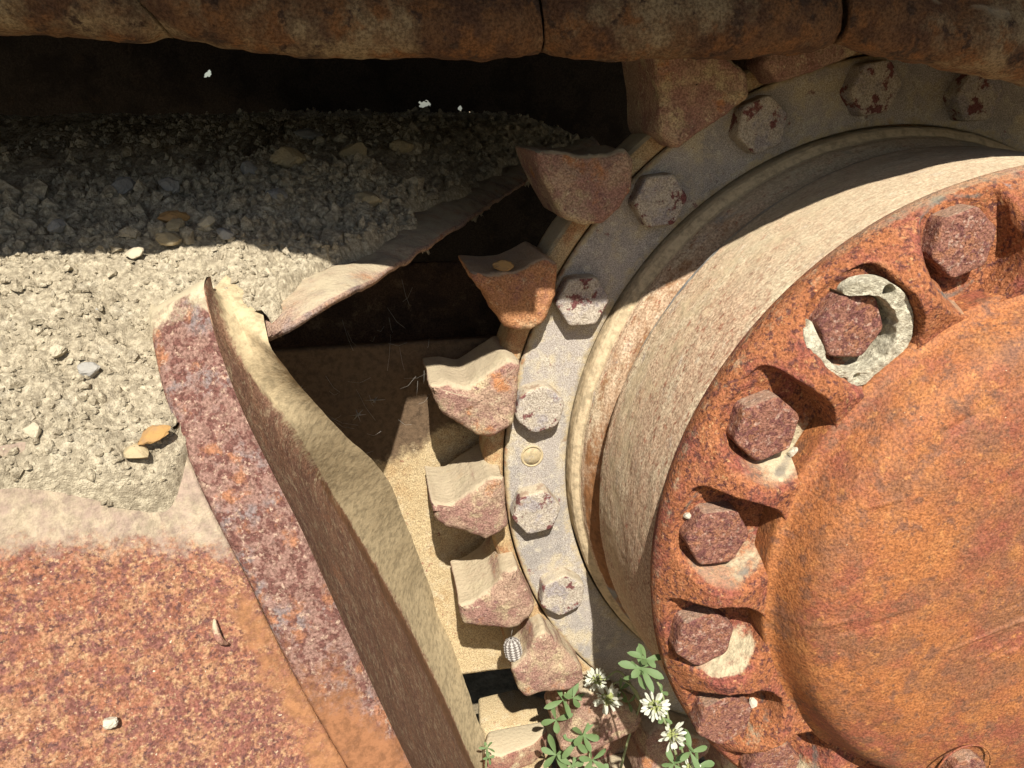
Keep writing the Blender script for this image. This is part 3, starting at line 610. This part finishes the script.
# many small crumbs: part of the heap, nobody could count them
rs = np.random.default_rng(9); pk_ = Pack()
ico = []
for a in range(6): ico.append((math.cos(a * math.pi / 3), .0, math.sin(a * math.pi / 3)))
base_v = np.array([(0, 1, 0)] + [(math.cos(a) * .85, .35, math.sin(a) * .85) for a in np.linspace(0, 2 * math.pi, 6)[:5]] + [(math.cos(a + .6) * .9, -.45, math.sin(a + .6) * .9) for a in np.linspace(0, 2 * math.pi, 6)[:5]])
base_f = [[0, (k + 1) % 5 + 1, k + 1] for k in range(5)] + [[k + 1, (k + 1) % 5 + 1, k + 6] for k in range(5)] + [[(k + 1) % 5 + 1, (k + 1) % 5 + 6, k + 6] for k in range(5)]
gi = rs.integers(0, nx - 2, 14000); gj = rs.integers(0, nz - 2, 14000); HP = np.stack([Xg, hh + fr * .6, Zg], -1)
for a, b_ in zip(gi, gj):
    p = HP[a, b_]
    if p[0] < -.80 or khp[a, b_] or dd_[a, b_] < wob[a, b_] + .010 or (p[0] > -.566 and z_front(p[0]) - p[2] < .012): continue
    s = .0008 * (1 + rs.exponential(.9)) * (1 + 1.2 * (p[2] < -.12) * rs.random())
    Vv = base_v * (s * rs.uniform(.6, 1.2, 3)) + rs.normal(size=base_v.shape) * s * .16
    q = rs.uniform(0, 6.28); Vv = np.stack([Vv[:, 0] * math.cos(q) - Vv[:, 2] * math.sin(q), Vv[:, 1], Vv[:, 0] * math.sin(q) + Vv[:, 2] * math.cos(q)], -1)
    pk_.add(Vv + p + [0, s * .2, 0], base_f)
o = pk_.build('dirt_crumbs', M['dirt'], None, smooth=False); tag(o, 'loose crumbs of dry dirt scattered over the heap', 'dirt', kind='stuff')
# pebble on a tooth, white pebbles in the bolt pockets, bits on the face plate
p = onz(503, 268, -.185); stone('stone', p + [0, .002, 0], (.0085, .006), .4, M['st_orange'], 'small orange pebble lying on top of a sprocket tooth', 451)
p = onz(794, 452, SEAT + .004); stone('stone', p, (.0042, .0036), .9, M['st_pale'], 'tiny white pebble beside a hub bolt in its pocket', 452)
p = onz(687, 516, SEAT + .002); stone('stone', p, (.0028, .0026), .9, M['st_pale'], 'tiny pale pebble at the left of a hub bolt on the rim', 453)
p = onz(813, 690, SEAT + .006) if False else onz(753, 703, SEAT + .004); stone('stone', p, (.0034, .0040), .9, M['st_pale'], 'tiny pale pebble beside the lowest hub bolt', 454)
p = hit_plate(112, 720); stone('stone', p + [0, .001, .0025], (.0042, .003), .7, M['st_pale'], 'small pale chip stuck low on the rusty face plate', 455)
q = [hit_plate(a, b_) + [0, 0, dz] for a, b_, dz in ((215, 617, .002), (217, 626, .004), (222, 635, .005), (229, 641, .0025))]
o = mesh_obj('twig', *tube_vf(spline3(np.array(q), 12), [.0007, .0012, .0016, .0018, .002, .002, .002, .0019, .0018, .0015, .0012, .0008], 7), M['lower']); tag(o, 'short curled brown twig on the rusty face plate', 'twig')
q = [on_dirt(a, b_, .004) for a, b_ in ((80, 302), (88, 306), (95, 312), (98, 318))]
o = mesh_obj('twig', *tube_vf(spline3(np.array(q), 12), .0016, 6), M['st_grey']); tag(o, 'small bent grey twig lying in the sunny dirt', 'twig')

# ---------------------------------------------------------------- plate behind the sprocket, hull
xs = np.linspace(-.62, .45, 200)[:, None]; vs_ = np.linspace(0, 1, 130)[None, :]
Xw = xs + 0 * vs_; Yw = -.275 + vs_ * (.275 + .105 + .0 * xs)
Zw = ZP + .0012 * fbm(np.stack([Xw * 22, Yw * 22, Xw * 0], -1), 4, 240) - .0 * Xw
xs2 = np.linspace(-.66, .45, 120)[:, None]; ys2 = np.linspace(-.28, .16, 60)[None, :]
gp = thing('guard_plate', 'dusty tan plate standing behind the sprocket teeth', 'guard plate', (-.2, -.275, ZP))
grid_obj('plate', np.stack([Xw, Yw, Zw], -1), M['wall'], gp, thick=.010, attrs={'painted_shade': sstep(-.045, .03, Yw - .45 * (Xw + .44) + .02 * fbm(np.stack([Xw * 20, Yw * 20, Xw * 0], -1), 3, 246)) * .9})  # painted shade: plate colour darkens towards the upper left
grid_obj('shade_plate', np.stack([xs2 + 0 * ys2, ys2 + 0 * xs2, -.36 + .003 * fbm(np.stack([xs2 * 12 + 0 * ys2, ys2 * 12 + 0 * xs2, 0 * xs2 * ys2], -1), 3, 243)], -1), M['shade_brown'], gp, thick=.01)  # added plate, coloured dark to stand in for shade behind the sprocket
cx = np.linspace(-.9, .9, 300); hull = thing('machine_hull', 'dark steel hull of the machine closing the space behind the dirt heap', 'machine hull', (-.3, -.5, -1.1))
spots = [(425, 104, .0125, .0062, .0), (461, 108, .006, .0045, .3), (208, 74, .010, .0042, .7), (470, 112, .002, .002, 0)]
cs = [onz(q[0], q[1], -1.05) for q in spots]
xs = np.unique(np.r_[np.linspace(-1.9, 1.2, 320)] .tolist() + [v for c_ in cs for v in np.linspace(c_[0] - .02, c_[0] + .02, 40)])
ys = np.unique(np.linspace(-.50, .75, 130).tolist() + [v for c_ in cs for v in np.linspace(c_[1] - .012, c_[1] + .012, 30)])
Xw, Yw = np.meshgrid(xs, ys, indexing='ij'); Zw = -1.05 + .006 * fbm(np.stack([Xw * 9, Yw * 9, Xw * 0], -1), 3, 250)
xm, ym = (xs[1:, None] + xs[:-1, None]) / 2, (ys[None, 1:] + ys[None, :-1]) / 2
kill = np.zeros((len(xs) - 1, len(ys) - 1), bool)
for c_, (_, _, a_, b_, an_) in zip(cs, spots):
    dx_, dy_ = xm - c_[0] + 0 * ym, ym - c_[1] + 0 * xm; u_ = dx_ * math.cos(an_) + dy_ * math.sin(an_); v_ = dy_ * math.cos(an_) - dx_ * math.sin(an_)
    kill |= (u_ / a_) ** 2 + (v_ / b_) ** 2 + .55 * vnoise(np.stack([xm * 260 + 0 * ym, ym * 260 + 0 * xm, 0 * xm * ym], -1), 7) < .8
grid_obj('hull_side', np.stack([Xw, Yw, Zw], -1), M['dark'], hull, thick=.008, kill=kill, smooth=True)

xs = np.linspace(-1.9, 1.2, 80)[:, None]; zq = np.linspace(-.50, -1.06, 30)[None, :]
grid_obj('shade_roof', np.stack([xs + 0 * zq, .53 + .004 * fbm(np.stack([xs * 8 + 0 * zq, zq * 8 + 0 * xs, 0 * xs * zq], -1), 3, 255), zq + 0 * xs], -1), M['dark'], hull, thick=.012)  # unseen roof, added to block sun from the back of the heap
xs = np.linspace(-.66, .3, 120)[:, None]; ys = np.linspace(-.3, .23, 60)[None, :]
# ---------------------------------------------------------------- upper track run
tr = thing('crawler_track', 'rusty underside of the upper crawler track run hanging over the dirt and sprocket', 'crawler track', (-.4, .33, -.25))
LIP = [(-330, 4), (0, 20), (90, 24), (172, 31), (173, 29), (300, 41), (420, 46), (548, 47), (549, 44), (640, 49), (740, 48), (842, 40), (846, 38), (930, 51), (1030, 73), (1100, 88), (1250, 108), (1700, 150)]
joints = [(-330, 170), (174, 547), (550, 843), (847, 1150), (1154, 1620)]
def lip(px): return np.interp(px, [p[0] for p in LIP], [p[1] for p in LIP])
for k, (a, b_) in enumerate(joints):
    n = 110; pxs = np.linspace(a + 1, b_ - 1, n)
    bot = np.array([onz(p, lip(p), -.046) for p in pxs])
    zf = (-.050, -.047, -.048, -.043, -.046)[k]
    sec = [(.030, -.045), (.012, -.040), (.004, -.030), (.0008, -.018), (0, -.010), (.0012, -.003), (.005, .0015), (.011, .0035), (.018, .003), (.025, 0), (.030, -.003), (.035, -.004), (.044, -.004), (.062, -.004), (.085, -.004)]
    P = np.zeros((n, len(sec), 3))
    for j, (dy, dz) in enumerate(sec):
        P[:, j] = bot; P[:, j, 1] += dy; P[:, j, 2] = zf + dz
    e = np.minimum(np.arange(n), np.arange(n)[::-1]) / 9.0; sh = (1 - sstep(0, 1, e))[:, None]
    P[..., 2] -= .006 * sh; P[..., 1] += .003 * sh
    P[..., 0] += (P[..., 1] - bot[:, None, 1]) * np.linspace((-.9, -.9, -.25, -.2, 0)[k], (-.9, -.25, -.2, 0, 0)[k], n)[:, None]
    P += (.0040 * fbm(P * 26 + k, 5, 260 + k) + .0020 * fbm(P * 100, 3, 270))[..., None] * np.array([0, .8, 1.])
    grid_obj('shoe_lip', P, M['track'], tr, thick=.006, flip=True)
    # broad plate above, reaching out further than the lip
    x0, x1 = bot[0, 0], bot[-1, 0]
    yT = .470; nn_ = 60
    fe = .0905 + .0 * k + np.array([.000, .003, -.014, -.015, -.010])[k]
    xx = np.linspace(x0 - .05 * (k == 0) * 18, x1 + .004, nn_)[:, None]; zq = np.linspace(fe, -.56, 40)[None, :]
    Pt = np.stack([xx + 0 * zq, yT + .0 * xx + 0 * zq + .0025 * fbm(np.stack([xx * 20 + 0 * zq, zq * 20 + 0 * xx, 0 * xx * zq], -1), 3, 280 + k), zq + .004 * fbm(np.stack([xx * 30, xx * 0, xx * 0], -1), 4, 290 + k) * (zq > fe - .01)], -1)
    grid_obj('track_shoe', Pt, M['track'], tr, thick=.022)
    for z0 in (-.125, -.325):
        xm0, xm1 = x0 + .004, x1 + .006
        pr_ = [(xm0, .395), (xm0 + .02, .385), ((xm0 + xm1) / 2, .40), (xm1 - .02, .385), (xm1, .395), (xm1, .446), (xm0, .446)]
        prism('chain_link', pr_, z0, z0 - .04, M['track'], tr, .004)

# ---------------------------------------------------------------- lower track, ground
lt = thing('lower_track', 'rusty dust covered track links lying on the ground under the sprocket', 'crawler track', (-.27, -.53, -.25))
def slab(name, px, y, th_, mat, tilt=0):
    P = np.array([ony(a, b_, y) for a, b_ in px]); n = len(P); c = P.mean(0)
    P[:, 1] += (P[:, 2] - c[2]) * -tilt
    B = P.copy(); B[:, 1] -= th_
    V = np.vstack([P, B]); A = np.sum(P[:, 0] * np.roll(P[:, 2], -1) - np.roll(P[:, 0], -1) * P[:, 2])
    f = [list(range(n)), list(range(2 * n - 1, n - 1, -1))] + [[i, i + n, (i + 1) % n + n, (i + 1) % n] for i in range(n)]
    if A > 0: f = [q[::-1] for q in f]
    o = mesh_obj(name, V, f, mat, lt, True); bevel(o, .004); return o
slab('link', [(478, 697), (515, 688), (552, 700), (556, 716), (548, 722), (486, 732), (480, 725)], -.375, .05, M['wall'])
slab('link', [(482, 752), (488, 730), (530, 722), (543, 720), (548, 730), (534, 744), (500, 757)], -.360, .03, M['lower'])
slab('link', [(480, 790), (484, 764), (540, 748), (552, 752), (552, 800)], -.40, .06, M['wall'])
slab('link', [(566, 712), (592, 702), (622, 706), (634, 716), (630, 728), (600, 740), (580, 742)], -.37, .05, M['lower'])
slab('link', [(556, 716), (575, 706), (582, 742), (600, 800), (560, 800)], -.41, .05, M['lower'])
slab('link', [(560, 770), (600, 752), (640, 752), (650, 800), (565, 800)], -.40, .05, M['lower'])
g = bpy.data.objects
n = 121; s_ = np.sign(np.linspace(-1, 1, n)) * np.abs(np.linspace(-1, 1, n)) ** 5 * 150
Xg2, Zg2 = np.meshgrid(s_, s_, indexing='ij')
Yg2 = -H + .01 * fbm(np.stack([Xg2 * 5, Zg2 * 5, Xg2 * 0], -1), 4, 330) * (np.hypot(Xg2, Zg2) < 8)
gr = grid_obj('ground', np.stack([Xg2, Yg2, Zg2], -1), M['ground'], None, base=(0, -H, 0), flip=True); gr['kind'] = 'structure'

# ---------------------------------------------------------------- clover
def leaflet(p, d, nrm, ln, wd, curl=.2):
    d = d / np.linalg.norm(d); s = np.cross(nrm, d); s /= np.linalg.norm(s) + 1e-9; nrm = np.cross(d, s)
    V = []; prof_ = [(.0, .06), (.2, .45), (.45, .85), (.7, 1.), (.88, .75), (1., .12)]
    for t, w in prof_:
        for k in (-1, 0, 1): V.append(p + d * ln * t + s * wd * w * k * .5 + nrm * (ln * (-curl * t * t) + abs(k) * wd * .12 * w))
    f = []
    for i in range(5):
        for k in range(2): f.append([i * 3 + k, i * 3 + k + 1, i * 3 + k + 4, i * 3 + k + 3])
    return np.array(V), f
rs = np.random.default_rng(21)
def leaf_cluster(pack, p, axis, n, ln):
    axis = axis / np.linalg.norm(axis); a = np.cross(axis, [.2, .1, 1.]); a /= np.linalg.norm(a); b_ = np.cross(axis, a); q0 = rs.uniform(0, 6)
    for k in range(n):
        q = q0 + 2 * math.pi * k / n + rs.uniform(-.25, .25); d = math.cos(q) * a + math.sin(q) * b_ + axis * rs.uniform(.25, .6)
        pack.add(*leaflet(p, d, axis + rs.normal(size=3) * .3, ln * rs.uniform(.65, 1.1), ln * rs.uniform(.30, .40), rs.uniform(-.1, .5)))
def flower(par, p, axis, size):
    size = size * .84
    pk1, pk2 = Pack(), Pack(); axis = axis / np.linalg.norm(axis); a = np.cross(axis, [.2, .1, 1.]); a /= np.linalg.norm(a); b_ = np.cross(axis, a)
    for k in range(36):
        u = rs.uniform(-.15, 1) if k > 8 else rs.uniform(-.3, .3); q = k * 2.4; r = math.sqrt(max(0, 1 - u * u)); d = axis * u + r * (math.cos(q) * a + math.sin(q) * b_)
        s = size * rs.uniform(.75, 1.15)
        V, f = leaflet(p + d * size * .35, d + rs.normal(size=3) * .12, axis + .3 * rs.normal(size=3), s * .78, s * .24, rs.uniform(-.4, .2)); pk1.add(V, f)
        V, f = tube_vf([p, p + d * size * .25, p + d * size * .52], [size * .05, size * .09, size * .05], 5); pk2.add(V, f)
    fl_ = pk1.build('flower_head', M['petal'], par); pk2.build('flower_heart', M['calyx'], fl_)
def plant(label, base, stems, leaves, flowers):
    root = thing('clover_plant', label, 'plant', base, 'white flowering clover under the sprocket')
    sp, lp = Pack(), Pack()
    for pts in stems: sp.add(*tube_vf(spline3(np.array(pts), 24), np.linspace(.0017, .0009, 24), 6))
    sp.build('stem', M['stem'], root)
    for p, ax, n_, ln in leaves: leaf_cluster(lp, np.array(p), np.array(ax, float), n_, ln)
    lp.build('leaves', M['leaf'], root)
    for p, ax, s in flowers: flower(root, np.array(p), np.array(ax, float), s)
D0 = .80
A = lambda x, y, d=.78: at(x, y, d)
plant('clover with two tall leafy stems and a white double flower head below the ring', A(575, 850, .88),
      [[A(570, 850, .86), A(562, 760, .82), A(566, 710, .79), A(565, 692, .78)], [A(600, 850, .84), A(590, 760, .80), A(583, 720, .78), A(575, 700, .77)],
       [A(600, 850, .84), A(628, 740, .80), A(640, 700, .78), A(622, 680, .765), A(606, 692, .76)], [A(640, 700, .78), A(620, 672, .765), A(604, 680, .76)]],
      [(A(563, 700, .775), (-.2, .8, .6), 4, .020), (A(573, 698, .77), (.3, .8, .5), 4, .018), (A(556, 720, .785), (-.6, .5, .6), 4, .019), (A(583, 735, .775), (.3, .5, .8), 5, .021), (A(576, 742, .78), (-.4, .6, .7), 4, .019), (A(592, 760, .78), (.2, .7, .6), 5, .020), (A(556, 755, .80), (-.3, .7, .6), 5, .021), (A(620, 690, .765), (.6, .5, .6), 4, .014), (A(572, 766, .79), (0, .7, .7), 5, .02), (A(600, 775, .79), (0, .7, .7), 5, .018), (A(628, 702, .77), (.6, .4, .7), 3, .012)],
      [(A(607, 698, .755), (.1, .5, .85), .0165), (A(597, 680, .765), (-.3, .7, .6), .0135)])
plant('clover with a bright green leaf tuft on a thin stalk beside the hub rim', A(655, 905, .74),
      [[A(655, 905, .73), A(670, 760, .63), A(664, 700, .60), A(655, 678, .592), A(645, 668, .588)]],
      [(A(641, 668, .584), (-.1, .8, .6), 6, .0165), (A(646, 659, .585), (.2, .9, .3), 5, .0145), (A(638, 674, .586), (-.6, .3, .7), 4, .012), (A(661, 692, .595), (.5, .3, .8), 3, .009)], [])
plant('clover with white flower heads drooping against the hub rim', A(700, 905, .72),
      [[A(700, 905, .71), A(690, 800, .64), A(682, 750, .60), A(673, 730, .585)], [A(690, 800, .64), A(668, 730, .592), A(657, 708, .583)]],
      [(A(690, 752, .59), (.3, .6, .7), 4, .014), (A(664, 718, .588), (.3, .6, .7), 3, .010), (A(698, 766, .60), (.2, .7, .6), 5, .0145), (A(674, 764, .60), (-.4, .7, .6), 5, .014), (A(684, 742, .59), (.5, .5, .6), 3, .011)],
      [(A(655, 706, .580), (-.3, .5, .8), .0120), (A(672, 735, .582), (.2, .4, .9), .0125), (A(690, 768, .595), (.3, .6, .7), .009)])
plant('small green sprig in front of the rusty track link', A(484, 800, .84), [[A(484, 800, .83), A(486, 765, .80), A(487, 745, .79)]],
      [(A(487, 748, .79), (0, .8, .6), 5, .009), (A(489, 758, .79), (0, .8, .6), 4, .008)], [])

# ribbed case hanging on a thread, cobwebs
top_p = onz(513, 630, -.19); cen = onz(513, 649, -.19)
nu_, nv_ = 56, 60; a = np.linspace(0, 2 * math.pi, nu_, endpoint=False)[:, None]; v = np.linspace(0, 1, nv_)[None, :]
prf = np.interp(v, [0, .06, .2, .5, .8, .94, 1.], [.001, .006, .0092, .0102, .0095, .0065, .001])
rib = .0006 * np.cos(a * 9) + .0004 * np.cos(v * 2 * math.pi * 9); axd = np.array([.15, -1, .1]); axd /= np.linalg.norm(axd)
e1_ = np.cross(axd, [0, 0, 1.]); e1_ /= np.linalg.norm(e1_); e2_ = np.cross(axd, e1_); r_ = (prf + rib) * .82
P = cen + axd * ((v - .5) * .024)[..., None] + (r_ * np.cos(a))[..., None] * e1_ + (r_ * np.sin(a))[..., None] * e2_
case = thing('ribbed_case', 'small grey and white ribbed insect case hanging by a thread under a sprocket tooth', 'insect case', cen + [0, -.014, 0])
grid_obj('case', P, M['case'], case, wrap=True, attrs={'band': np.clip(.5 + .5 * np.cos(a * 9) + .35 * np.cos(v * 2 * math.pi * 9), 0, 1)})
mesh_obj('thread', *tube_vf([top_p + [0, .004, 0], cen + axd * -.0132], .0003, 5), M['web'], case)
pk_ = Pack()
for k in range(34):
    px, py = rs.uniform(285, 430), rs.uniform(290, 440)
    if py > 345 + (px - 265) * 1.0 or px + (py - 300) * .1 > 450: continue
    z0 = rs.uniform(-.26, -.2); an = rs.uniform(0, math.pi); ln = rs.uniform(.006, .03); p = onz(px, py, z0); d = np.array([math.cos(an), math.sin(an), rs.uniform(-.6, .6)]) * ln
    pk_.add(*tube_vf([p, p + d * .5 + [0, -.003, 0], p + d], .00010, 4))
for px, py in ((300, 390), (375, 400), (352, 458), (358, 415), (338, 441), (280, 375), (262, 372)):
    for k in range(6):
        p = onz(px, py, -.235); d = rs.normal(size=3) * .0045; pk_.add(*tube_vf([p - d, p + d * .3, p + d], [.0001, .0005, .0001], 4))
o = pk_.build('cobweb', M['web'], None); tag(o, 'thin torn cobweb threads in the dark gap left of the sprocket', 'cobweb', kind='stuff')

# ---------------------------------------------------------------- light, camera
L = Vector((.08, 1.0, -1.1)).normalized()          # world direction the sunlight travels
sun = bpy.data.lights.new('sun', 'SUN'); sun.energy = 5.0; sun.angle = R_(.55); sun.color = (1., .955, .88)
so = bpy.data.objects.new('sun', sun); C.objects.link(so); so.rotation_euler = L.to_track_quat('-Z', 'Y').to_euler(); so.location = (0, -3, 4)
w = bpy.data.worlds.new('World'); bpy.context.scene.world = w; w.use_nodes = True; nt = w.node_tree; nt.nodes.clear()
bg = nt.nodes.new('ShaderNodeBackground'); ou = nt.nodes.new('ShaderNodeOutputWorld'); sk = nt.nodes.new('ShaderNodeTexSky')
sk.sky_type = 'NISHITA'; sk.sun_disc = False; sk.sun_elevation = math.asin(-L.z); sk.sun_rotation = math.atan2(-L.x, -L.y)
nt.links.new(sk.outputs[0], bg.inputs[0]); bg.inputs[1].default_value = .05; nt.links.new(bg.outputs[0], ou.inputs[0])
cam = bpy.data.cameras.new('camera'); cam.sensor_width = 36; cam.lens = 36 * F_PX / 1024; cam.clip_start = .02; cam.clip_end = 500
co = bpy.data.objects.new('camera', cam); C.objects.link(co); co.location = W(CAM)
fwd = _RM.T @ np.array([0, 0, 1.]); fw = Vector((fwd[0], -fwd[2], fwd[1])); co.rotation_euler = fw.to_track_quat('-Z', 'Y').to_euler()
sc = bpy.context.scene; sc.camera = co
sc.view_settings.view_transform = 'Standard'; sc.view_settings.look = 'None'; sc.view_settings.gamma = 1; sc.view_settings.exposure = .75
sc.cycles.max_bounces = 6; sc.cycles.diffuse_bounces = 2; sc.cycles.use_denoising = True
